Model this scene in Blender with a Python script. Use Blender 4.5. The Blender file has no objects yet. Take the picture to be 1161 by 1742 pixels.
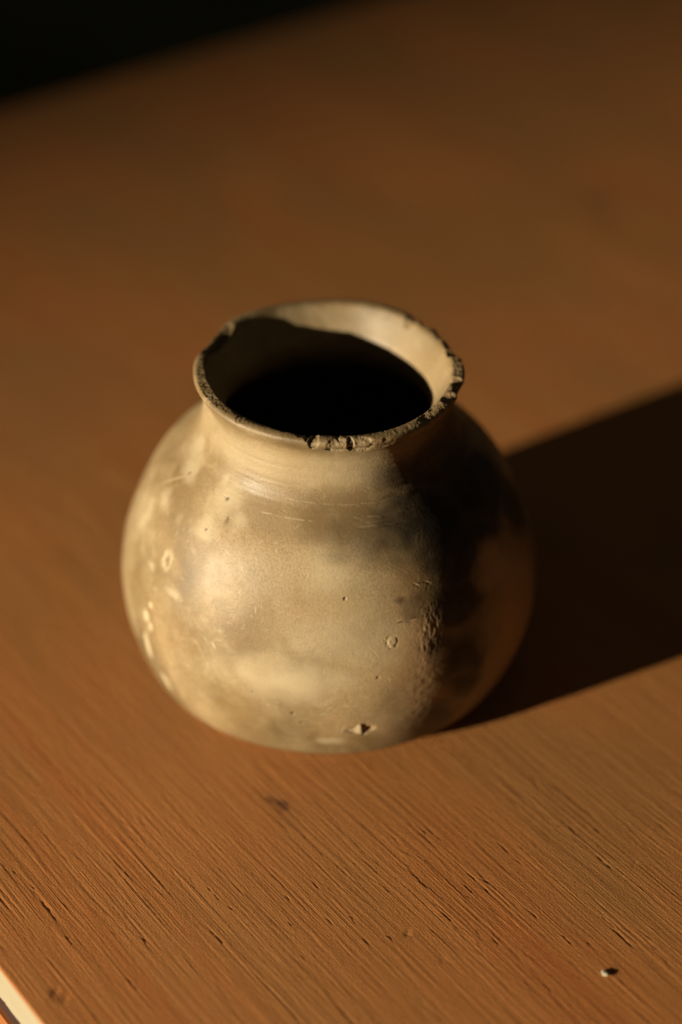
import bpy, math, random
import numpy as np
R = math.radians
C = bpy.context.scene.collection
sc = bpy.context.scene

# ------------------------------------------------------------------ camera
cam_d = bpy.data.cameras.new('camera')
cam = bpy.data.objects.new('camera', cam_d); C.objects.link(cam)
cam.location = (0.003545, -0.405016, 0.354471)
cam.rotation_euler = (R(90 - 37), 0, 0)
cam_d.sensor_fit = 'VERTICAL'; cam_d.sensor_height = 36; cam_d.sensor_width = 24
cam_d.lens = 36 * 3000 / 1742
cam_d.clip_start = 0.01; cam_d.clip_end = 50
cam_d.dof.use_dof = True
cam_d.dof.focus_distance = 0.456
cam_d.dof.aperture_fstop = 3.2
sc.camera = cam

# ------------------------------------------------------------------ world: a dim room
w = bpy.data.worlds.new("World"); sc.world = w; w.use_nodes = True
bg = w.node_tree.nodes['Background']
bg.inputs[0].default_value = (1.0, 0.88, 0.58, 1); bg.inputs[1].default_value = 0.029

# ------------------------------------------------------------------ the one hard lamp, low on the left
LAZ, LEL, LDIST = R(30.6), R(10.0), 2.2
ld = np.array([math.cos(LAZ) * math.cos(LEL), math.sin(LAZ) * math.cos(LEL), -math.sin(LEL)])
side = np.array([-math.sin(LAZ), math.cos(LAZ), 0])
lamp_d = bpy.data.lights.new('window_sun_lamp', 'SPOT')
lamp = bpy.data.objects.new('window_sun_lamp', lamp_d); C.objects.link(lamp)
lpos = np.array([0, 0, 0.05]) - ld * LDIST
aim = np.array([0, 0, 0.03]) - side * 0.26 + ld * 0.1
import mathutils
lamp.location = lpos
lamp.rotation_euler = mathutils.Vector(aim - lpos).to_track_quat('-Z', 'Y').to_euler()
lamp_d.energy = 610; lamp_d.color = (1.0, 0.88, 0.66)
lamp_d.shadow_soft_size = 0.010
lamp_d.spot_size = R(39); lamp_d.spot_blend = 1.0

sc.view_settings.view_transform = 'Standard'; sc.view_settings.look = 'None'
sc.view_settings.exposure = 0; sc.view_settings.gamma = 1
sc.cycles.max_bounces = 8; sc.cycles.use_denoising = True

# ------------------------------------------------------------------ helpers
_TB = {}
def vnoise(x, y, seed):
    """smooth lattice noise in [-1, 1]"""
    N = 512
    if seed not in _TB: _TB[seed] = np.random.RandomState(seed).uniform(-1, 1, (N, N)).astype(np.float32).reshape(-1)
    T = _TB[seed]
    x, y = np.broadcast_arrays(np.asarray(x, dtype=np.float32) + 137.3, np.asarray(y, dtype=np.float32) + 251.7)
    xi = np.floor(x).astype(np.int32); yi = np.floor(y).astype(np.int32)
    fx = x - xi; fy = y - yi
    fx = fx * fx * fx * (fx * (fx * 6 - 15) + 10); fy = fy * fy * fy * (fy * (fy * 6 - 15) + 10)
    x0 = (xi & 511) << 9; x1 = ((xi + 1) & 511) << 9; y0 = yi & 511; y1 = (yi + 1) & 511
    a = T[x0 + y0]; b = T[x1 + y0]; c = T[x0 + y1]; d = T[x1 + y1]
    return (a * (1 - fx) + b * fx) * (1 - fy) + (c * (1 - fx) + d * fx) * fy

def fbm(x, y, seed, n=4):
    s = 0; a = 1.0; t = 0
    for k in range(n):
        s = s + a * vnoise(x * 2 ** k, y * 2 ** k, seed + k); t += a; a *= 0.5
    return s / t

def sstep(a, b, x):
    t = np.clip((x - a) / (b - a), 0, 1); return t * t * (3 - 2 * t)

def grid_mesh(name, P, mat, parent=None, wrap=False, attrs=None, flip=False):
    """P: (n, m, 3) grid of points -> one mesh object"""
    n, m = P.shape[:2]
    me = bpy.data.meshes.new(name)
    i = np.arange(n - 1)[:, None]; j = np.arange(m if wrap else m - 1)[None, :]
    j2 = (j + 1) % m
    q = np.stack(np.broadcast_arrays(i * m + j, i * m + j2, (i + 1) * m + j2, (i + 1) * m + j), -1).reshape(-1, 4)
    if flip: q = q[:, ::-1]
    me.vertices.add(n * m); me.vertices.foreach_set('co', P.reshape(-1).astype(np.float32))
    me.loops.add(len(q) * 4); me.loops.foreach_set('vertex_index', q.reshape(-1).astype(np.int32))
    me.polygons.add(len(q)); me.polygons.foreach_set('loop_start', np.arange(len(q), dtype=np.int32) * 4)
    me.polygons.foreach_set('use_smooth', np.ones(len(q), dtype=bool))
    me.update(calc_edges=True)
    for k, v in (attrs or {}).items():
        at = me.attributes.new(k, 'FLOAT', 'POINT'); at.data.foreach_set('value', v.reshape(-1).astype(np.float32))
    me.materials.append(mat)
    o = bpy.data.objects.new(name, me); C.objects.link(o); o.parent = parent
    return o

def raw_mesh(name, vs, fs, mat, parent=None, smooth=False):
    me = bpy.data.meshes.new(name); me.from_pydata([tuple(v) for v in vs], [], fs); me.update()
    if smooth: me.polygons.foreach_set('use_smooth', [True] * len(me.polygons))
    me.materials.append(mat)
    o = bpy.data.objects.new(name, me); C.objects.link(o); o.parent = parent
    return o

def tag(o, label, cat, group=None, kind=None):
    if label: o['label'] = label
    if cat: o['category'] = cat
    if group: o['group'] = group
    if kind: o['kind'] = kind

class NT:
    def __init__(s, name):
        s.m = bpy.data.materials.new(name); s.m.use_nodes = True; s.t = s.m.node_tree
        s.b = s.t.nodes['Principled BSDF']
        tc = s.t.nodes.new('ShaderNodeTexCoord'); s.obj = tc.outputs['Object']
    def lk(s, a, b): s.t.links.new(a, b)
    def setv(s, sock, v):
        if isinstance(v, bpy.types.NodeSocket): s.lk(v, sock)
        elif v is not None: sock.default_value = v
    def mapping(s, vec, scale=(1, 1, 1), rot=(0, 0, 0)):
        n = s.t.nodes.new('ShaderNodeMapping'); s.setv(n.inputs['Vector'], vec)
        n.inputs['Scale'].default_value = scale; n.inputs['Rotation'].default_value = rot
        return n.outputs[0]
    def noise(s, vec, scale, detail=4, rough=0.55, dist=0):
        n = s.t.nodes.new('ShaderNodeTexNoise'); s.setv(n.inputs['Vector'], vec)
        n.inputs['Scale'].default_value = scale; n.inputs['Detail'].default_value = detail
        n.inputs['Roughness'].default_value = rough; n.inputs['Distortion'].default_value = dist
        return n.outputs['Fac']
    def ramp(s, f, stops):
        n = s.t.nodes.new('ShaderNodeValToRGB'); s.lk(f, n.inputs[0]); e = n.color_ramp.elements
        while len(e) < len(stops): e.new(0.5)
        for k, (p, c) in enumerate(stops):
            e[k].position = p; e[k].color = (c if len(c) == 4 else (*c, 1)) if not isinstance(c, (int, float)) else (c, c, c, 1)
        return n.outputs[0]
    def rng(s, f, a, b, c, d):
        n = s.t.nodes.new('ShaderNodeMapRange'); s.setv(n.inputs[0], f)
        for k, v in enumerate((a, b, c, d)): n.inputs[1 + k].default_value = v
        return n.outputs[0]
    def mix(s, f, a, b, mode='MIX'):
        n = s.t.nodes.new('ShaderNodeMix'); n.data_type = 'RGBA'; n.blend_type = mode
        s.setv(n.inputs[0], f)
        for k, v in ((6, a), (7, b)):
            if isinstance(v, tuple) and len(v) == 3: v = (*v, 1)
            s.setv(n.inputs[k], v)
        return n.outputs[2]
    def math(s, op, a, b=0.0):
        n = s.t.nodes.new('ShaderNodeMath'); n.operation = op; s.setv(n.inputs[0], a); s.setv(n.inputs[1], b)
        return n.outputs[0]
    def attr(s, name):
        n = s.t.nodes.new('ShaderNodeAttribute'); n.attribute_name = name; return n.outputs['Fac']
    def bump(s, h, dist, strength=1.0, prev=None):
        n = s.t.nodes.new('ShaderNodeBump'); s.lk(h, n.inputs['Height'])
        n.inputs['Distance'].default_value = dist; n.inputs['Strength'].default_value = strength
        if prev is not None: s.lk(prev, n.inputs['Normal'])
        return n.outputs[0]

# ------------------------------------------------------------------ materials
def mat_table():
    s = NT('stained_wood_veneer')
    # object space here has X along the grain, Y across it (metres)
    lon = s.mapping(s.obj, (1.2, 22, 1))
    lon2 = s.mapping(s.obj, (6, 240, 1))
    big = s.noise(s.mapping(s.obj, (1, 1.8, 1)), 9, 3, 0.5, 0.4)
    band = s.noise(lon, 3.0, 4, 0.55, 0.5)
    fine = s.noise(lon2, 5.0, 4, 0.6, 0.2)
    c = s.ramp(band, [(0.28, (0.355, 0.118, 0.031)), (0.5, (0.385, 0.149, 0.042)), (0.72, (0.40, 0.168, 0.051))])
    c = s.mix(s.rng(big, 0.38, 0.60, 0.0, 0.75), c, (0.290, 0.136, 0.042))
    c = s.mix(s.rng(fine, 0.3, 0.75, 0.28, 0.0), c, (0.27, 0.088, 0.024))
    pores = s.noise(s.mapping(s.obj, (60, 1500, 1)), 3.0, 2, 0.5)
    c = s.mix(s.rng(pores, 0.62, 0.78, 0.0, 0.35), c, (0.20, 0.065, 0.02))
    c = s.mix(s.attr('knot'), c, (0.085, 0.032, 0.015))
    c = s.mix(s.attr('stain'), c, (0.14, 0.052, 0.02))
    s.lk(c, s.b.inputs['Base Color'])
    s.lk(s.rng(fine, 0.3, 0.7, 0.62, 0.46), s.b.inputs['Roughness'])
    s.b.inputs['Specular IOR Level'].default_value = 0.28
    n1 = s.noise(s.mapping(s.obj, (45, 2400, 1)), 1.0, 4, 0.65)
    n2 = s.noise(s.mapping(s.obj, (1, 1, 1)), 1700, 4, 0.65)
    h = s.math('ADD', n1, s.math('MULTIPLY', n2, 0.85))
    s.lk(s.bump(h, 0.00016, 0.9), s.b.inputs['Normal'])
    return s.m

def mat_plain(name, col, rough=0.6, var=0.2, scale=60, bump=0.0002, stretch=(1, 1, 1)):
    s = NT(name)
    n = s.noise(s.mapping(s.obj, stretch), scale, 4, 0.6)
    c = s.mix(s.rng(n, 0.3, 0.7, 0, 1), tuple(x * (1 - var) for x in col), tuple(min(1, x * (1 + var)) for x in col))
    s.lk(c, s.b.inputs['Base Color']); s.b.inputs['Roughness'].default_value = rough
    s.b.inputs['Specular IOR Level'].default_value = 0.3
    s.lk(s.bump(n, bump, 1.0), s.b.inputs['Normal'])
    return s.m

def mat_clay():
    s = NT('burnished_clay')
    cloud = s.noise(s.obj, 26, 3, 0.5, 0.8)
    mott = s.noise(s.obj, 75, 5, 0.6, 0.5)
    grain = s.noise(s.obj, 1500, 3, 0.65)
    c = s.ramp(cloud, [(0.34, (0.112, 0.070, 0.027)), (0.5, (0.200, 0.126, 0.053)), (0.66, (0.315, 0.213, 0.105))])
    c = s.mix(s.rng(mott, 0.42, 0.68, 0.0, 0.6), c, (0.275, 0.20, 0.105))
    c = s.mix(s.rng(grain, 0.34, 0.58, 0.50, 0.0), c, (0.11, 0.085, 0.04))
    c = s.mix(s.attr('brown'), c, (0.135, 0.085, 0.036))
    c = s.mix(s.attr('orange'), c, (0.40, 0.230, 0.105))
    dust = s.noise(s.obj, 120, 8, 0.68, 1.2)
    dust2 = s.noise(s.obj, 38, 3, 0.5)
    c = s.mix(s.math('MULTIPLY', s.rng(dust, 0.50, 0.66, 0.0, 0.6), s.rng(dust2, 0.45, 0.6, 0.1, 0.7)), c, (0.355, 0.258, 0.145))
    c = s.mix(s.attr('pale'), c, (0.42, 0.335, 0.205))
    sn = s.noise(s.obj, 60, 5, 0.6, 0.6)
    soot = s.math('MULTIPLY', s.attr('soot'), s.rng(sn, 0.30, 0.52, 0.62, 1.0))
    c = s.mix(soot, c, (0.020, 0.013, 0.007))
    c = s.mix(s.attr('inside_shade'), c, (0.035, 0.030, 0.018))  # shade in the hollow of the pot, put into the colour
    c = s.mix(s.attr('spot'), c, (0.06, 0.035, 0.015))
    s.lk(c, s.b.inputs['Base Color'])
    r = s.rng(mott, 0.3, 0.7, 0.42, 0.62)
    r = s.math('MAXIMUM', r, s.rng(s.attr('raw'), 0, 1, 0, 0.9))
    s.lk(r, s.b.inputs['Roughness'])
    s.b.inputs['Specular IOR Level'].default_value = 0.34
    # throwing lines round the pot, fine sandy grain, hair scratches
    lines = s.noise(s.mapping(s.obj, (12, 12, 900)), 1.0, 3, 0.6)
    scr = s.noise(s.mapping(s.obj, (260, 40, 900), (0.5, 0.8, 0.3)), 1.0, 2, 0.5, 0.6)
    gr2 = s.noise(s.obj, 1900, 3, 0.7)
    h = s.math('ADD', s.math('MULTIPLY', lines, 0.18), s.math('MULTIPLY', grain, 0.55))
    h = s.math('ADD', h, s.rng(scr, 0.66, 0.72, 0.0, -0.25))
    nrm = s.bump(h, 0.00013, 0.9)
    rough = s.math('MULTIPLY', gr2, s.attr('raw'))
    nrm = s.bump(rough, 0.00045, 0.9, nrm)
    s.lk(nrm, s.b.inputs['Normal'])
    return s.m

M_table = mat_table(); M_clay = mat_clay()
M_edge = mat_plain('bare_pale_ply_edge', (0.27, 0.225, 0.145), 0.7, 0.05, 40, 0.0001, (1, 8, 8))
M_apron = mat_plain('orange_wood_apron', (0.26, 0.085, 0.022), 0.55, 0.2, 30, 0.0002, (1, 10, 10))
M_gap_shade = mat_plain('painted_gap_shade', (0.030, 0.009, 0.004), 0.9, 0.2, 30, 0.0002)  # near-black colour standing in for shade in the gap under the board
M_floor = mat_plain('dark_mossy_ground', (0.055, 0.060, 0.030), 0.95, 0.95, 2.2, 0.001)
M_crumb = mat_plain('white_plaster', (0.36, 0.32, 0.22), 0.9, 0.15, 900, 0.0002)

# ------------------------------------------------------------------ floor far below
me = raw_mesh('floor', [(-6, -6, -0.75), (6, -6, -0.75), (6, 6, -0.75), (-6, 6, -0.75)], [(0, 1, 2, 3)], M_floor)
tag(me, 'dark ground lost in shade beyond the far edge of the table', 'floor', kind='structure')

# ------------------------------------------------------------------ table
GA = R(90 + 37.8)
table = bpy.data.objects.new('wooden_table', None); C.objects.link(table)
# local X = along the grain (far-left), local Y = across (to the right and back)
table.matrix_world = mathutils.Matrix(((math.cos(GA), math.sin(GA), 0, 0), (math.sin(GA), -math.cos(GA), 0, 0), (0, 0, -1, 0), (0, 0, 0, 1)))
# (right-handed: X x Y points down, so parts are built with local z = depth below the top)
tag(table, 'orange brown stained wooden table with rough ridged grain under the clay pot', 'table')
U0, U1, V0, V1 = -760.0, 400.7, -139.9, 620.0
def steps(segs):
    out = [segs[0][0]]
    for a, b, d in segs:
        n = max(1, int(round((b - a) / d))); out += list(np.linspace(a, b, n + 1)[1:])
    return np.array(out)
us = steps([(U0, -300, 10), (-300, -185, 2.5), (-185, 60, 0.62), (60, U1, 2.2)])
vs = steps([(V0, 72, 0.26), (72, 180, 0.7), (180, 360, 2.5), (360, V1, 10)])
Ug, Vg = np.meshgrid(us.astype(np.float32), vs.astype(np.float32), indexing='ij')
wob = 0.7 * vnoise(Ug / 70, Vg / 60, 11) + 0.14 * vnoise(Ug / 16, Vg / 9, 12)
Vw = Vg + wob
def ridges(per, lon, thick, seed, amp, off=0.42):
    """raised fibre edge with the torn-out pore just behind it"""
    def line(v):
        n = vnoise(Ug / lon, v / per, seed)
        return np.exp(-(n / thick) ** 2)
    gate = sstep(-0.5, 0.3, vnoise(Ug / (lon * 0.8), Vg / (per * 1.7), seed + 50))
    gate = gate * sstep(-0.75, 0.0, vnoise(Ug / 5.5, Vg / (per * 0.7), seed + 70))
    return amp * gate * (line(Vw + vnoise(Ug / 1.3, Vg / 1.1, seed + 9) * 0.11) - 0.85 * line(Vw - off + vnoise(Ug / 1.0, Vg / 1.1, seed + 8) * 0.13))
hgt = np.zeros_like(Ug)
hgt += ridges(1.5, 60, 0.15, 21, 0.085, 0.30)
hgt += ridges(0.95, 45, 0.17, 22, 0.080, 0.26)
hgt += ridges(2.4, 30, 0.08, 23, 0.080, 0.36)
hgt += 0.030 * vnoise(Ug / 18, Vw / 0.62, 24) + 0.022 * vnoise(Ug / 25, Vw / 0.4, 29)
hgt += 0.05 * fbm(Ug / 30, Vw / 6, 25, 3)
hgt += 0.014 * vnoise(Ug / 1.0, Vg / 0.55, 26)
patch = 0.7 + 0.35 * sstep(-0.5, 0.5, vnoise(Ug / 60, Vg / 24, 27))
hgt *= patch

hgt = np.clip(hgt, -0.062 + 0.02 * vnoise(Ug / 2, Vg / 1, 34), 0.055 + 0.015 * vnoise(Ug / 3, Vg / 1, 35)) + 0.12 * fbm(Ug / 120, Vg / 70, 28, 2)
# little torn slivers (position along, across, length in mm)
SL = [(-73.0, -91.7, 10.8), (-66.8, -92.0, 2.7), (-60.2, -84.2, 5.2), (-66.2, -83.7, 3.7), (-72.8, -69.8, 3.7), (-80.5, -74.7, 2.0), (-51.0, -121.9, 4.4), (-57.2, -123.5, 6.0), (-71.8, -116.4, 4.2), (-63.8, -106.9, 5.7), (-38.0, -120.8, 14.0), (-31.0, -120.2, 5.4), (-41.2, -98.8, 4.7), (-23.9, -89.6, 2.7), (-74.3, -35.3, 7.7), (-77.1, -27.4, 4.6), (-79.0, -25.9, 5.9), (-82.3, -46.8, 3.0), (-90.0, -39.2, 9.9), (-100.2, -27.7, 9.8), (-101.0, -25.7, 6.6), (-99.4, -31.1, 2.6), (-96.6, -14.2, 10.0), (-97.0, -10.3, 6.7), (-103.4, 0.8, 5.0), (-101.8, 4.5, 4.4), (-115.3, 3.3, 6.5), (-101.7, -52.8, 2.2), (-99.6, -57.4, 2.2), (-89.2, -61.0, 3.3), (-96.2, -62.7, 2.2), (-128.7, -22.3, 7.6), (-130.3, -18.7, 7.6), (-129.9, -10.0, 6.1), (-136.0, -10.8, 9.0), (-117.0, -23.5, 7.8), (-102.5, -32.8, 3.3), (-75.1, -61.6, 8.4), (-86.0, -66.1, 2.6), (-85.9, -99.7, 2.2), (-101.9, -81.9, 3.4), (-154.0, -14.8, 1.4), (-136.9, -28.1, 1.5), (-144.9, -20.8, 1.8), (-135.1, -36.3, 2.4), (-91.1, -78.4, 2.6), (-63.9, -39.1, 3.6), (-21.0, -121.6, 3.7), (-11.6, -113.5, 4.6), (-49.3, -88.5, 5.3), (-123.5, -33.6, 3.1), (-103.2, -41.4, 2.6), (-116.2, -36.9, 2.2)]
rs = np.random.RandomState(5)
for k in range(90):
    SL.append((rs.uniform(-175, 30), rs.uniform(-135, 60), rs.uniform(0.8, 3.2)))
for k, (su, sv, L) in enumerate(SL):
    big = k < 53
    iu = np.where(np.abs(us - su) < L)[0]; iv = np.where(np.abs(vs - sv) < 3)[0]
    if len(iu) == 0 or len(iv) == 0: continue
    sl = np.s_[iu[0]:iu[-1] + 1, iv[0]:iv[-1] + 1]
    du = (Ug[sl] - su) / (L / 2 + 0.3)
    cv = Vg[sl] - sv - 0.25 * vnoise(Ug[sl] / 1.4, 0 * Ug[sl] + k, 31) - 0.02 * (Ug[sl] - su)
    env = np.clip(1 - du ** 2, 0, 1) ** 0.5 * (0.75 + 0.5 * vnoise(Ug[sl] / 0.9, 0 * Ug[sl] + k * 1.7, 32))
    env = np.clip(env, 0, 1.2)
    env = env * sstep(-0.45, 0.1, vnoise(Ug[sl] / 1.7, 0 * Ug[sl] + k * 2.3, 33))
    W = (0.26 + 0.020 * L) if big else 0.16
    a = (0.145 - 0.004 * min(L, 12) if big else 0.06) * (0.8 + 0.4 * rs.rand())
    hgt[sl] += a * env * (0.8 * np.exp(-((cv + W * 0.55) / (W * 0.5)) ** 2) - 1.5 * np.exp(-((cv - W * 0.55) / (W * 0.62)) ** 2))
# short cross nicks, the hole by the crumb, the dent near the corner, the knot
def nick(su, sv, ang, L, W, dep):
    global hgt
    du = (Ug - su) * math.cos(ang) + (Vg - sv) * math.sin(ang); dv = -(Ug - su) * math.sin(ang) + (Vg - sv) * math.cos(ang)
    hgt -= dep * np.exp(-(du / L) ** 2 - (dv / W) ** 2)
nick(-101.0, -52.4, R(70), 1.3, 0.35, 0.35); nick(-113.0, -51.0, R(75), 1.2, 0.3, 0.18); nick(-120.0, 9.5, R(70), 1.6, 0.3, 0.2)
nick(-62.4, -132.8, R(60), 1.9, 0.5, 0.25); nick(-65.4, -131.6, R(60), 1.3, 0.5, 0.2)
nick(-141.5, -19.6, 0, 0.5, 0.4, 0.3)
nick(-45.1, -51.4, 0, 3.0, 1.4, 0.05)
fade = sstep(V0, V0 + 0.5, Vg); hgt = hgt * fade - 0.35 * (1 - fade)
def blob(su, sv, a, b, sd=41, soft=0.5):
    d = np.sqrt(((Ug - su) / a) ** 2 + ((Vg - sv) / b) ** 2) + 0.35 * vnoise(Ug / a * 2, Vg / b * 2, sd)
    return 1 - sstep(1 - soft, 1 + soft, d)
knot = 0.62 * blob(-46.3, -51.4, 2.7, 1.5, 41, 0.35) + 0.45 * blob(-42.4, -52.9, 1.4, 0.9, 41, 0.4) + 0.25 * blob(-46, -52, 8, 2.6, 42, 0.8)
stain = 0.45 * blob(160, 270, 8, 6.5, 43, 0.8) + 0.30 * blob(142, 258, 7, 6, 44, 0.8) + 0.6 * blob(-62.9, -133.2, 2.4, 1.2, 45, 0.6) + 0.35 * blob(-141.5, -19.2, 1.6, 1.6, 46)
P = np.stack([Ug, Vg, -hgt], -1) / 1000
tag(grid_mesh('tabletop', P, M_table, table, attrs={'knot': np.clip(knot, 0, 1), 'stain': np.clip(stain, 0, 1)}, flip=True), None, None)

def slab(name, u0, u1, v0, v1, z0, z1, mat, nseg=60, rough=0.0, seed=1):
    """a board from depth z0 to z1 below the top, with slightly uneven long sides (mm)"""
    uu = np.linspace(u0, u1, nseg + 1); rr = np.random.RandomState(seed)
    ring = [(v0, z0), (v0, z1), (v1, z1), (v1, z0)]
    vsx = []; fs = []
    for i, u in enumerate(uu):
        for (v, z) in ring:
            j = rough * rr.uniform(-1, 1)
            vsx.append((u / 1000, (v + j) / 1000, (z + (j * 0.4 if z == z0 else 0)) / 1000))
    for i in range(nseg):
        for k in range(4):
            a = i * 4 + k; b = i * 4 + (k + 1) % 4
            fs.append((a, b, b + 4, a + 4))
    fs.append((3, 2, 1, 0)); n = nseg * 4; fs.append((n, n + 1, n + 2, n + 3))
    o = raw_mesh(name, vsx, fs, mat, table)
    return o
o = slab('board_edge', U0, U1, V0 + 0.1, V1, 0.55, 14.0, M_edge, 900, 0.12, 3); o['label'] = 'bare cream edge of the table board'
o = slab('gap_shade_strip', U0 + 8, U1 - 8, V0 + 2.2, V1 - 9, 14.1, 27.0, M_gap_shade, 4)  # dark strip added to paint the shaded gap below the board edge
o = slab('apron', U0 + 3, U1 - 3, V0 + 1.0, V0 + 22, 27.1, 95, M_apron, 40, 0.15, 5)
o = slab('apron', U0 + 3, U1 - 3, V1 - 22, V1 - 2, 27.1, 95, M_apron, 10)
o = slab('apron', U1 - 22, U1 - 3, V0 + 23, V1 - 23, 27.1, 95, M_apron, 10)
o = slab('apron', U0 + 3, U0 + 22, V0 + 23, V1 - 23, 27.1, 95, M_apron, 10)
for (lu, lv) in ((U0 + 24, V0 + 24), (U0 + 24, V1 - 74), (U1 - 74, V0 + 24), (U1 - 74, V1 - 74)):
    vv = []; fs = []
    for z, t in ((27.1, 0), (120, 0), (749.8, 9)):
        for (a, b) in ((t, t), (50 - t, t), (50 - t, 50 - t), (t, 50 - t)): vv.append(((lu + a) / 1000, (lv + b) / 1000, z / 1000))
    for r_ in range(2):
        for k in range(4): fs.append((r_ * 4 + k, r_ * 4 + (k + 1) % 4, r_ * 4 + 4 + (k + 1) % 4, r_ * 4 + 4 + k))
    fs += [(3, 2, 1, 0), (8, 9, 10, 11)]
    raw_mesh('leg', vv, fs, M_apron, table)

# ------------------------------------------------------------------ the clay pot
pot = bpy.data.objects.new('clay_pot', None); C.objects.link(pot)
tag(pot, 'round tan clay pot with flared chipped rim and sooty patches standing on the table', 'pot')
def catmull(pts, n):
    pts = np.array(pts, float); ext = np.vstack([2 * pts[0] - pts[1], pts, 2 * pts[-1] - pts[-2]])
    out = []
    for i in range(len(pts) - 1):
        p0, p1, p2, p3 = ext[i:i + 4]; t = np.linspace(0, 1, 60, endpoint=False)[:, None]
        out.append(0.5 * ((2 * p1) + (-p0 + p2) * t + (2 * p0 - 5 * p1 + 4 * p2 - p3) * t ** 2 + (-p0 + 3 * p1 - 3 * p2 + p3) * t ** 3))
    out = np.vstack(out + [pts[-1:]])
    L = np.r_[0, np.cumsum(np.hypot(*np.diff(out, axis=0).T))]
    q = np.linspace(0, L[-1], n)
    return np.stack([np.interp(q, L, out[:, 0]), np.interp(q, L, out[:, 1])], 1)
ZC = 30.0; RS = 60.0
phi = np.radians(np.arange(-24, 47, 3.5))
sph = [((RS + 0.7 * math.exp(-((math.degrees(p) - 38) / 9) ** 2)) * math.cos(p), ZC + (RS + 0.7 * math.exp(-((math.degrees(p) - 38) / 9) ** 2)) * math.sin(p)) for p in phi]
base = catmull([(0, 0.9), (30, 0.8), (44, 0.3), (47.5, 0.0)], 30)
outer = catmull([(47.5, 0.0), (49.6, 0.7), (51.3, 2.6)] + sph + [(38.9, 76.4), (36.6, 79.0), (35.1, 82.0), (34.3, 85.4), (34.0, 88.8), (34.1, 91.8), (34.8, 94.4), (36.0, 96.5)], 400)
lip = catmull([(36.1, 96.5), (36.6, 97.8), (36.1, 98.8), (34.7, 99.2), (33.2, 98.8), (32.4, 97.6)], 50)
inner = catmull([(32.4, 97.6), (31.3, 95.8), (30.0, 93.4), (28.5, 90.8), (27.8, 88.0), (28.0, 85.3), (29.8, 81.5), (34, 77), (40, 71), (46.5, 62), (51.5, 50), (53.8, 38), (53.8, 25), (51, 14), (46, 7.5), (36, 5), (18, 4.6), (0, 4.5)], 150)
prof = np.vstack([base[:-1], outer[:-1], lip[:-1], inner])
i_neck = len(base) - 1 + int(np.argmin(np.abs(outer[:, 1] - 79.2) + (outer[:, 0] > 45) * 99))
i_lip = len(base) - 1 + int(np.argmin(np.abs(outer[:, 1] - 92.0) + (outer[:, 0] > 45) * 99))
i_in = len(base) + len(outer) + len(lip) - 3
fr = np.linspace(-190, 10, 800, endpoint=False); bk = np.linspace(10, 170, 240, endpoint=False)
th = np.radians(np.r_[fr, bk])
nS, nA = len(prof), len(th)
r0 = prof[:, 0][:, None] * np.ones(nA); z0 = prof[:, 1][:, None] * np.ones(nA); T = th[None, :] * np.ones((nS, 1))
arc = np.r_[0, np.cumsum(np.hypot(*np.diff(prof, axis=0).T))][:, None] * np.ones(nA)
X0, Y0 = r0 * np.cos(T), r0 * np.sin(T)
idx = np.arange(nS)[:, None] * np.ones(nA)
is_out = (idx >= len(base) - 1) & (idx <= i_lip + 12)
bx, by = np.cos(T), np.sin(T)
def n3(scale, seed, n=3):      # noise on the turned surface without a seam
    return (fbm(X0 / scale + z0 / scale * 0.3, z0 / scale + 7.7, seed, n) + fbm(Y0 / scale + 3.1, z0 / scale - X0 / scale * 0.25, seed + 17, n)) * 0.7
dr = np.zeros_like(r0); dz = np.zeros_like(r0)
# hand-made unevenness
wall = sstep(0, 25, z0)
dr += wall * (0.35 * np.cos(2 * T + 0.7) + 0.25 * np.cos(3 * T + 2.1)) + wall * 0.28 * n3(28, 101)
dr += wall * 0.05 * n3(6, 103)
lipm = sstep(84, 95, z0)
dr += lipm * (0.35 * np.cos(2 * T + 2.0) + 0.25 * np.cos(5 * T)); dz += lipm * (0.30 * np.cos(2 * T - 0.5) + 0.18 * np.cos(5 * T + 1))
# turning lines
out_w = is_out * sstep(8, 20, z0)
for zz, amp, wd in ((81.2, -0.08, 0.35), (84.2, 0.05, 0.6), (79.2, 0.05, 0.5), (77.0, -0.03, 0.3), (88, -0.04, 0.5)):
    dr += is_out * amp * np.exp(-((z0 + 0.5 * np.cos(T + 1) + 0.25 * n3(20, 105) - zz) / wd) ** 2)
dr += is_out * sstep(70, 80, z0) * 0.03 * vnoise(T * 2.2, z0 * 1.3, 107)

def feat(az, z):
    """local mm coordinates (across, up) around a point of the outer wall"""
    az = math.radians(az)
    k = len(base) - 1 + int(np.argmin(np.abs(outer[:, 1] - z) + (np.arange(len(outer)) < 3) * 99))
    d = (TW - az + math.pi) % (2 * math.pi) - math.pi
    return d * prof[k, 0], ARC - arc[k, 0]
def window(az, z, rad):
    """rows and columns within rad mm of a point, as an index"""
    k = len(base) - 1 + int(np.argmin(np.abs(outer[:, 1] - z) + (np.arange(len(outer)) < 3) * 99))
    rows = np.where(np.abs(arc[:, 0] - arc[k, 0]) < rad)[0]
    d = (th - math.radians(az) + math.pi) % (2 * math.pi) - math.pi
    cols = np.where(np.abs(d) * max(prof[k, 0], 30) < rad * 1.3)[0]
    return np.ix_(rows, cols)
TW, ARC, OUT = T, arc, is_out
A = {k: np.zeros_like(r0) for k in ('soot', 'pale', 'brown', 'orange', 'spot', 'raw', 'inside_shade')}
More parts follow.
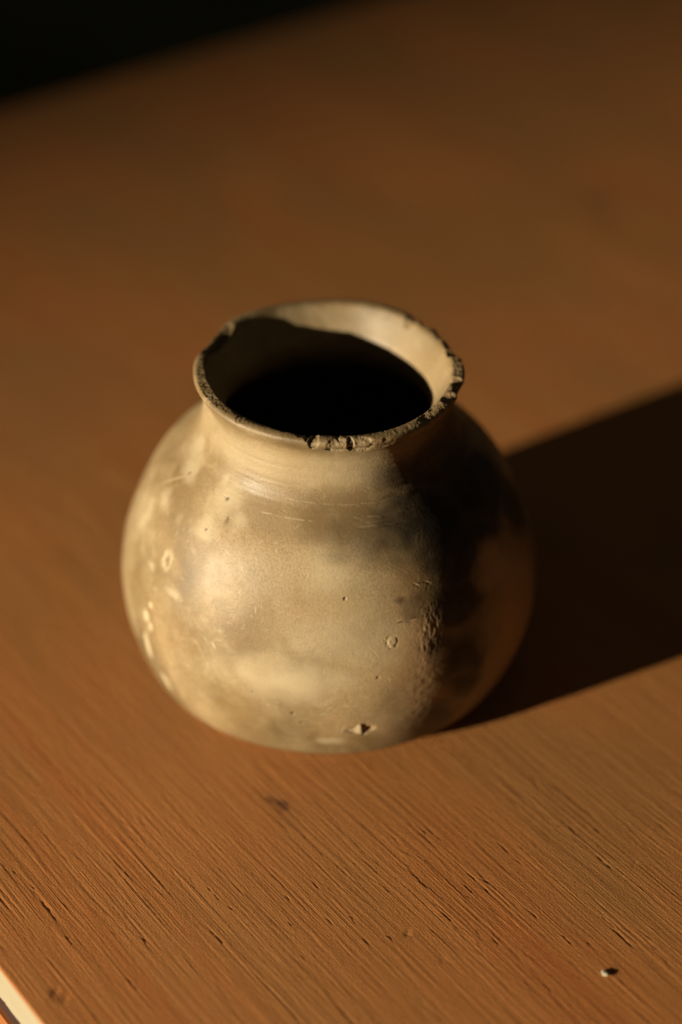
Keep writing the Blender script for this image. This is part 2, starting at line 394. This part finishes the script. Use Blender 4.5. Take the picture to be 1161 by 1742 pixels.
def ell(az, z, a, b, rot=0, nz=0.25, sc_=None, soft=0.4, seed=200):
    global TW, ARC
    W_ = window(az, z, max(a, b) * 1.9); TW, ARC = T[W_], arc[W_]
    x, y = feat(az, z); TW, ARC = T, arc; c_, s_ = math.cos(R(rot)), math.sin(R(rot))
    xx, yy = x * c_ + y * s_, -x * s_ + y * c_
    sc_ = sc_ or max(a, b) * 0.6
    d = np.sqrt((xx / a) ** 2 + (yy / b) ** 2) + nz * fbm(x / sc_ + seed, y / sc_, seed, 3)
    out = np.zeros_like(r0); out[W_] = (1 - sstep(1 - soft, 1 + soft, d)) * is_out[W_]
    return out
def add(k, m): A[k] = np.clip(np.maximum(A[k], m), 0, 1)
# soot clouds on the right flank
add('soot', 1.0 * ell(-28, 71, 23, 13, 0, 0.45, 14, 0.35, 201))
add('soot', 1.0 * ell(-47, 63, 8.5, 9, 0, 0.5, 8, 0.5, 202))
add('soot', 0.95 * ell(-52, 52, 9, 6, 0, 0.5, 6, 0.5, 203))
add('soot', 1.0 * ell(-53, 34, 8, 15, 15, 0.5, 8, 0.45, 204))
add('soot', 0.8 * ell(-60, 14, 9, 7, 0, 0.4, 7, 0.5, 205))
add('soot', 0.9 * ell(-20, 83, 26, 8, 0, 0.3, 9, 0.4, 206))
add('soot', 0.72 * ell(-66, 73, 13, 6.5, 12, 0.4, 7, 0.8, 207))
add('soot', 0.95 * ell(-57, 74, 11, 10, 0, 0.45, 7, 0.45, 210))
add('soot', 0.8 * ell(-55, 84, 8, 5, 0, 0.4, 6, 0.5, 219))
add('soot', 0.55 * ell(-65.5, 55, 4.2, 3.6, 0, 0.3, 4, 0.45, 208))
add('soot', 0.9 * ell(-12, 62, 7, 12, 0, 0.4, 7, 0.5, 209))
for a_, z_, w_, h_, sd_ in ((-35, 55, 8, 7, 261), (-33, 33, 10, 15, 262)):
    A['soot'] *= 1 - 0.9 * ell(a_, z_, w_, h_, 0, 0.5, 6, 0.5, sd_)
add('brown', 0.85 * ell(-78, 77, 17, 6, 8, 0.4, 8, 0.9, 211))
add('brown', 0.5 * ell(-160, 77, 12, 6, 0, 0.5, 8, 0.8, 263))
add('brown', 0.35 * ell(-128, 80.5, 12, 3, 0, 0.5, 8, 0.8, 264))
add('brown', 0.45 * ell(-113, 74, 10, 5, 0, 0.4, 8, 0.9, 212))
add('brown', 0.45 * ell(-149, 66, 8, 8, 0, 0.4, 8, 0.9, 213))
add('brown', 0.35 * ell(-68, 27, 7, 11, 0, 0.6, 6, 0.7, 214))
add('brown', 0.25 * ell(-140, 20, 20, 7, 0, 0.4, 8, 0.9, 215))
add('brown', 0.65 * ell(-95, 5, 50, 4.5, 0, 0.3, 8, 0.9, 216))
add('orange', 0.8 * ell(-28, 40, 13, 20, 0, 0.35, 10, 0.6, 217))  # this patch and the next paint warm table bounce into the clay colour
add('orange', 0.9 * ell(-35, 55, 7, 6.5, 0, 0.6, 6, 0.5, 218))
add('orange', 0.45 * ell(-66, 42, 7, 16, 0, 0.5, 7, 0.8, 218))
add('pale', 0.75 * ell(-102, 35, 14, 7, 0, 0.5, 9, 0.9, 220))
add('pale', 0.50 * ell(-88, 65, 8, 7, 20, 0.5, 6, 0.9, 221))
add('pale', 0.40 * ell(-86, 48, 14, 10, 0, 0.4, 9, 0.9, 222))
add('brown', 0.45 * ell(-176, 45, 14, 32, 0, 0.4, 12, 0.8, 265))
add('pale', 0.35 * ell(-168, 60, 7, 9, 0, 0.6, 6, 0.8, 223))
add('pale', 0.35 * ell(-105, 88, 34, 5, 0, 0.25, 12, 0.6, 224))
for az_, z_, a, b, s_ in ((-132.6, 75.8, 4.5, 4.5, 231), (-134.2, 69.1, 3.6, 3.6, 232), (-157.9, 75.6, 3.0, 3.6, 233), (-157.3, 67, 3.2, 2.6, 234), (-163, 60, 3, 5, 235), (-124, 72.5, 2.6, 2.6, 236), (-165, 78, 4, 4, 237), (-150, 52, 1.5, 1, 238), (-138, 50, 2.5, 1.1, 239)):
    add('pale', 0.55 * ell(az_, z_, a, b, 0, 0.7, 3, 0.8, s_))
for az_, z_, a, b, rt, s_ in ((-147.8, 36.6, 1.3, 1.6, 20, 241), (-145.4, 34.6, 1.0, 1.3, 0, 242), (-148.0, 25.5, 1.5, 4.4, 8, 243), (-146, 41.5, 0.9, 0.9, 0, 244), (-142, 15.5, 1.2, 3.0, 20, 245)):  # glints on the left edge, painted as small pale spots
    add('pale', 0.95 * ell(az_, z_, a, b, rt, 0.3, 2, 0.45, s_))
# the ring mark
x, y = feat(-143.9, 56.9); d = np.sqrt((x / 2.0) ** 2 + (y / 2.9) ** 2) + 0.32 * fbm(x / 1.5, y / 1.5, 251, 3)
add('pale', 0.8 * (0.8 + 0.5 * fbm(x, y, 252, 2)) * np.exp(-((d - 0.8) / 0.30) ** 2) * is_out); add('spot', 0.35 * (1 - sstep(0.2, 0.5, d)) * is_out)
# pits and specks
for az_, z_, rr_ in ((-132.4, 75.6, 0.45), (-134.0, 68.8, 0.3), (-99.3, 24.5, 0.45), (-97.0, 21.0, 0.3), (-157.0, 74.6, 0.4), (-85.0, 60.0, 0.35), (-110, 30, 0.25), (-77, 37, 0.3)):
    m = ell(az_, z_, rr_, rr_ * 1.3, 0, 0.3, 1, 0.5, 260); add('spot', 0.8 * m); dr -= 0.25 * m
add('spot', 0.75 * ell(-69.2, 57.9, 1.2, 1.0, 0, 0.4, 1, 0.8, 261))
# pale nicks and hair scratches, each with a raised burr
rs = np.random.RandomState(77)
def stroke(az, z, L, W, rot, dep, pale, seed):
    global dr, TW, ARC
    W_ = window(az, z, L * 1.2 + 1); TW, ARC = T[W_], arc[W_]
    x, y = feat(az, z); TW, ARC = T, arc; c_, s_ = math.cos(R(rot)), math.sin(R(rot))
    xx, yy = x * c_ + y * s_, -x * s_ + y * c_
    yy = yy + 0.06 * L * (xx / L) ** 2 + 0.12 * vnoise(xx / 1.1, yy * 0 + seed, seed)
    m = np.exp(-(xx / (L / 2)) ** 4 - (yy / W) ** 2) * is_out[W_]
    m2 = np.exp(-(xx / (L / 2)) ** 4 - ((yy - W * 1.3) / W) ** 2) * is_out[W_]
    dr[W_] += -dep * m + 0.6 * dep * m2; A['pale'][W_] = np.maximum(A['pale'][W_], pale * m)
stroke(-128.0, 72.0, 2.6, 0.28, 60, 0.30, 0, 301); add('spot', 0.6 * ell(-128.0, 72.0, 0.3, 1.2, 15, 0.1, 1, 0.4, 262))
stroke(-68.1, 52.1, 4.2, 0.32, -4, 0.35, 0.25, 302)
stroke(-61.8, 44.2, 1.9, 0.3, 85, 0.2, 0.5, 303)
stroke(-161.0, 71.5, 11, 0.22, 52, 0.04, 0.7, 304)
stroke(-74.0, 47.0, 3.2, 0.25, -60, 0.1, 0.5, 305); stroke(-77.5, 44.5, 4.5, 0.2, -55, 0.06, 0.4, 306)
stroke(-68, 65.2, 7, 0.13, -40, 0.05, 0.15, 307); stroke(-71, 66.0, 5, 0.13, -35, 0.04, 0.15, 308); stroke(-70.5, 64.0, 5, 0.12, -20, 0.04, 0.12, 309)
stroke(-121.5, 41.5, 2.2, 0.3, -50, 0.05, 0.8, 310); stroke(-84, 28, 5, 0.2, -10, 0.05, 0.4, 311)
stroke(-64, 21.5, 5, 0.25, -3, 0.12, 0.2, 312); stroke(-63.5, 60.5, 1.6, 0.25, -30, 0.15, 0.5, 313); stroke(-60.0, 60.2, 2.0, 0.25, -30, 0.15, 0.4, 314)
for k in range(260):
    az_ = rs.uniform(-165, -62); z_ = rs.choice([rs.uniform(25, 50), rs.uniform(50, 76)], p=[0.75, 0.25])
    if az_ > -95: z_ = rs.uniform(22, 52)
    stroke(az_, z_, rs.uniform(0.5, 2.0), rs.uniform(0.10, 0.22), rs.uniform(-80, 60), rs.uniform(0.0, 0.06), rs.uniform(0.15, 0.65), 400 + k)
# concentric scratches on the shoulder (long, level, broken)
def hoop(az0, az1, z_, amp, pale, tilt, seed, wd=0.16):
    global dr
    x, y = feat((az0 + az1) / 2, z_); span = R(az1 - az0)
    d = (T - R((az0 + az1) / 2) + math.pi) % (2 * math.pi) - math.pi
    g = (1 - sstep(span / 2 * 0.8, span / 2, np.abs(d))) * sstep(-0.5, 0.1, vnoise(T * 30, T * 0, seed)) * is_out
    yy = y + tilt * d * 35 + 0.15 * vnoise(T * 12, T * 0 + 3, seed + 1)
    dr -= amp * g * np.exp(-(yy / wd) ** 2); dr += amp * g * np.exp(-((yy - wd * 1.6) / wd) ** 2)
    add('pale', pale * g * np.exp(-((yy - wd) / wd) ** 2))
hoop(-112, -58, 78.8, 0.09, 0.22, 0.04, 501); hoop(-118, -95, 75.6, 0.05, 0.5, 0.0, 502); hoop(-84, -56, 75.8, 0.13, 0.30, 0.05, 503, 0.22)
hoop(-79, -60, 74.1, 0.12, 0.35, 0.05, 504, 0.22); hoop(-76, -62, 74.8, 0.05, 0.25, 0.02, 505)
hoop(-150, -60, 81.8, 0.05, 0.1, 0.0, 506, 0.3)
# rough torn cluster near the shade line, oval scab, warty streak below it
m = ell(-61.2, 47.3, 2.8, 6.5, -10, 0.6, 3, 0.9, 320)
dr += m * 0.20 * np.clip(fbm(T * RS / 0.7, arc / 1.6, 321, 3), -0.6, 0.8); add('orange', 0.4 * m)
m = ell(-62, 57.5, 3.5, 4.5, 0, 0.9, 3, 0.6, 322); dr += m * 0.07 * np.maximum(0, fbm(T * RS / 0.8, arc / 0.8, 323, 3))
m = ell(-65, 28, 4.5, 13, 0, 0.6, 4, 0.6, 324); dr += m * 0.07 * fbm(T * RS / 2.2, arc / 2.2, 325, 3)
x, y = feat(-72.7, 47.2); d = np.sqrt((x / 1.3) ** 2 + (y / 1.7) ** 2) + 0.38 * fbm(x / 1.1, y / 1.1, 326, 3)
dr += 0.10 * (1 - sstep(0.75, 1.0, d)) * is_out; dr -= 0.10 * np.exp(-((d - 1.12) / 0.14) ** 2) * is_out; add('pale', 0.45 * (1 - sstep(0.8, 1.0, d)) * is_out)
dr += is_out * sstep(-78, -62, np.degrees(T)) * (1 - sstep(-50, -44, np.degrees(T))) * 0.03 * n3(1.6, 330) * (np.degrees(T) < 0)
# broken flake near the foot: bright facet on the left, deep hollow on the right
x, y = feat(-81.5, 17.6)
c_, s_ = math.cos(R(4)), math.sin(R(4)); xx, yy = x * c_ + y * s_, -x * s_ + y * c_
nn = fbm(x / 1.3, y / 1.3, 340, 3)
tri = np.maximum(np.abs(yy) / (2.6 * np.clip(1.05 - np.abs(xx - 0.6) / 4.6, 0.02, 1)), 0) + 0.5 * nn
m = (1 - sstep(0.85, 1.05, tri)) * (np.abs(xx) < 6) * is_out
prof_x = np.where(xx < 0.4, sstep(-4.5, -3.5, xx) * 0.4 - 0.10 * (xx + 4), -0.0) 
dep = np.where(xx < 0.6, 0.35 - 0.75 * sstep(-2.0, 0.6, xx) , 1.1 - 0.9 * sstep(0.6, 5.0, xx))
dr -= m * (dep + 0.18 * nn); add('raw', 0.8 * m); add('pale', 0.55 * m * (xx < 0.6)); add('orange', 0.5 * m * (xx > 0.5))
stroke(-86.5, 18.5, 2.8, 0.3, 70, 0.15, 0.6, 341)
add('pale', 0.5 * ell(-90, 13, 4, 1.6, 0, 0.5, 2, 0.7, 342))
# sandy, unburnished band under the rim
add('raw', 0.28 * sstep(79.0, 80.5, z0) * (1 - sstep(86, 92, z0)) * is_out * sstep(-0.3, 0.5, n3(12, 350)))
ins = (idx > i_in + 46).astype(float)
A['inside_shade'] = sstep(i_in + 16, i_in + 44, idx)  # painted shade deepening from the throat down into the pot

# rim: chips bitten out of the lip
r1, z1 = r0 + dr, z0 + dz
near = (z0 > 84) & (idx > 60) & (idx < i_in + 45)
CR, CZ = 34.2, 95.7
psi = np.degrees(np.arctan2(z0 - CZ, r0 - CR))       # 0 outward, 90 up, 180 inward
deg = np.degrees(T); deg_, psi_ = deg, psi
def chip(az, wdt, ps, pw, depth, seed, rough=0.14):
    """az, wdt in degrees round the rim; ps, pw degrees round the lip section; depth in mm"""
    global r1, z1
    d0 = (np.degrees(th) - az + 180) % 360 - 180
    W_ = np.ix_(np.where(near.any(1))[0], np.where(np.abs(d0) < wdt * 1.8)[0])
    deg, psi, near_ = deg_[W_], psi_[W_], near[W_]
    d = (deg - az + 180) % 360 - 180; p = (psi - ps + 180) % 360 - 180
    nz_ = fbm(deg / 2.6 + seed, psi / 40, seed, 3)
    q = np.sqrt((d / wdt) ** 2 + (p / pw) ** 2) + 0.26 * nz_
    m = (1 - sstep(0.62, 1.08, q)) * near_
    tilt = np.clip(0.72 - 0.30 * d / wdt, 0.15, 1.2)
    amt = m * depth * (tilt + rough * fbm(deg / 1.6, psi / 24, seed + 5, 3))
    ra, za = r1[W_], z1[W_]
    L = np.hypot(ra - CR, za - CZ) + 1e-6; amt = np.minimum(amt, L * 0.9)
    r1[W_] = ra - amt * (ra - CR) / L; z1[W_] = za - amt * (za - CZ) / L
    A['raw'][W_] = np.maximum(A['raw'][W_], 0.6 * m); A['brown'][W_] = np.maximum(A['brown'][W_], 0.25 * m)
chip(-95.5, 2.4, 65, 55, 1.2, 601); chip(-98.5, 1.6, 90, 45, 0.7, 602)
chip(-85.5, 5.2, 25, 60, 0.95, 603); chip(-76.0, 5.6, 20, 66, 1.25, 604); chip(-80.5, 1.6, 45, 50, 1.2, 618); chip(-68, 6.5, 15, 45, 0.6, 605)
chip(-101, 6, 110, 40, 0.6, 606); chip(-110, 7, 120, 35, 0.45, 607)
chip(-40, 10, 70, 45, 0.8, 608); chip(-27, 4, 60, 50, 1.3, 609); chip(-17, 5, 45, 55, 1.6, 610)
chip(-13, 2.6, 80, 50, 1.2, 611); chip(10, 4.2, 60, 60, 1.8, 612); chip(17, 5.5, 50, 55, 2.0, 613)
chip(27, 6, 35, 60, 1.5, 614); chip(38, 5.5, 40, 55, 1.8, 615); chip(46, 3.0, 80, 60, 1.2, 616); chip(3, 3, 40, 40, 0.8, 617)
for k in range(16):
    a_ = rs.uniform(-175, 50)
    chip(a_, rs.uniform(0.6, 2.6), rs.uniform(80, 160), rs.uniform(14, 30), rs.uniform(0.12, 0.35), 620 + k)
# the big missing piece at the back left, and the worn top of the lip
dl = (deg - 156 + 180) % 360 - 180
bite = 99.4 - (1.3 + 0.5 * np.clip(36.0 - r0, 0, 3.0)) * (1 - sstep(4.0, 19.0, np.abs(dl))) * (1 + 0.12 * fbm(deg / 3, psi * 0, 660, 3)) - 0.25 * np.abs(fbm(deg / 2, psi / 60, 661, 3))
nb = (1 - sstep(4.0, 20.0, np.abs(dl))) * sstep(88, 98, z0) * (idx <= i_in - 20) * near
r1 = r1 - 1.4 * nb * (1 + 0.15 * fbm(deg / 4, psi * 0, 667, 2))
cut = near & (z1 > bite)
soft_ = 0.14 * fbm(deg / 0.8, r0 / 0.6, 662, 3)
z1 = np.where(cut, bite + soft_, z1)
add('raw', 0.8 * cut * (np.abs(dl) < 18))
topm = sstep(38, 62, psi) * (1 - sstep(150, 185, psi)) * near * (z0 > 95.4)
z1 = z1 + topm * 0.07 * fbm(deg / 1.2, psi / 22, 663, 3)
add("raw", 0.35 * topm); add('brown', 0.30 * topm * sstep(-0.5, 0.3, fbm(deg / 6, psi / 60, 664, 3)))
add('pale', 0.12 * (idx > i_in - 2) * (1 - A['inside_shade'])); add('brown', 0.30 * (idx > i_in - 2))
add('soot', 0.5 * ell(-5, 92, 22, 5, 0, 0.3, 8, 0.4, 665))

PX = np.stack([r1 * np.cos(T), r1 * np.sin(T) * (1 - np.where(np.sin(T) > 0, 0.13, 0.018) * (1 - sstep(36, 66, z0))), z1], -1) / 1000
# shading normals from the whole surface so that the parts meet without a seam
dA = np.roll(PX, -1, 1) - np.roll(PX, 1, 1); dS = np.gradient(PX, axis=0)
NN = np.cross(dA, dS); ln = np.linalg.norm(NN, axis=-1, keepdims=True); NN = np.where(ln > 1e-14, NN / np.maximum(ln, 1e-14), np.array([0, 0, 1.0]))
NN[0] = (0, 0, -1); NN[-1] = (0, 0, 1)
def part(name, a, b):
    o = grid_mesh(name, PX[a:b + 1], M_clay, pot, wrap=True, attrs={k: v[a:b + 1] for k, v in A.items()})
    o.data.normals_split_custom_set_from_vertices(NN[a:b + 1].reshape(-1, 3).astype(np.float32))
    return o
part('body', 0, i_neck); part('neck', i_neck, i_lip)
o = part('rim', i_lip, i_in); o['label'] = 'flared rim with chips broken out of its lip'
part('inner_wall', i_in, nS - 1)

# ------------------------------------------------------------------ the crumb of plaster
rs = np.random.RandomState(9)
vs_, fs_ = [], []
nu, nv = 22, 14
for i in range(nv + 1):
    for j in range(nu):
        a, b = math.pi * i / nv, 2 * math.pi * j / nu
        x, y, z = math.sin(a) * math.cos(b), math.sin(a) * math.sin(b), math.cos(a)
        k = 0.92 + 0.34 * float(fbm(np.array([x * 1.7 + z]), np.array([y * 1.7 - z * 0.6]), 700, 3)[0])
        vs_.append((x * 1.15 * k, y * 0.85 * k, max(-0.35, z * 0.33 * k)))
for i in range(nv):
    for j in range(nu): fs_.append((i * nu + j, i * nu + (j + 1) % nu, (i + 1) * nu + (j + 1) % nu, (i + 1) * nu + j)[::-1])
cr = raw_mesh('plaster_crumb', [(x / 1000, y / 1000, z / 1000) for x, y, z in vs_], fs_, M_crumb, None, True)
cr.location = (0.0690, -0.1249, 0.00035); cr.rotation_euler = (0, 0, R(-35))
tag(cr, 'tiny white crumb beside a pinhole in the wood near the lower right corner', 'crumb')
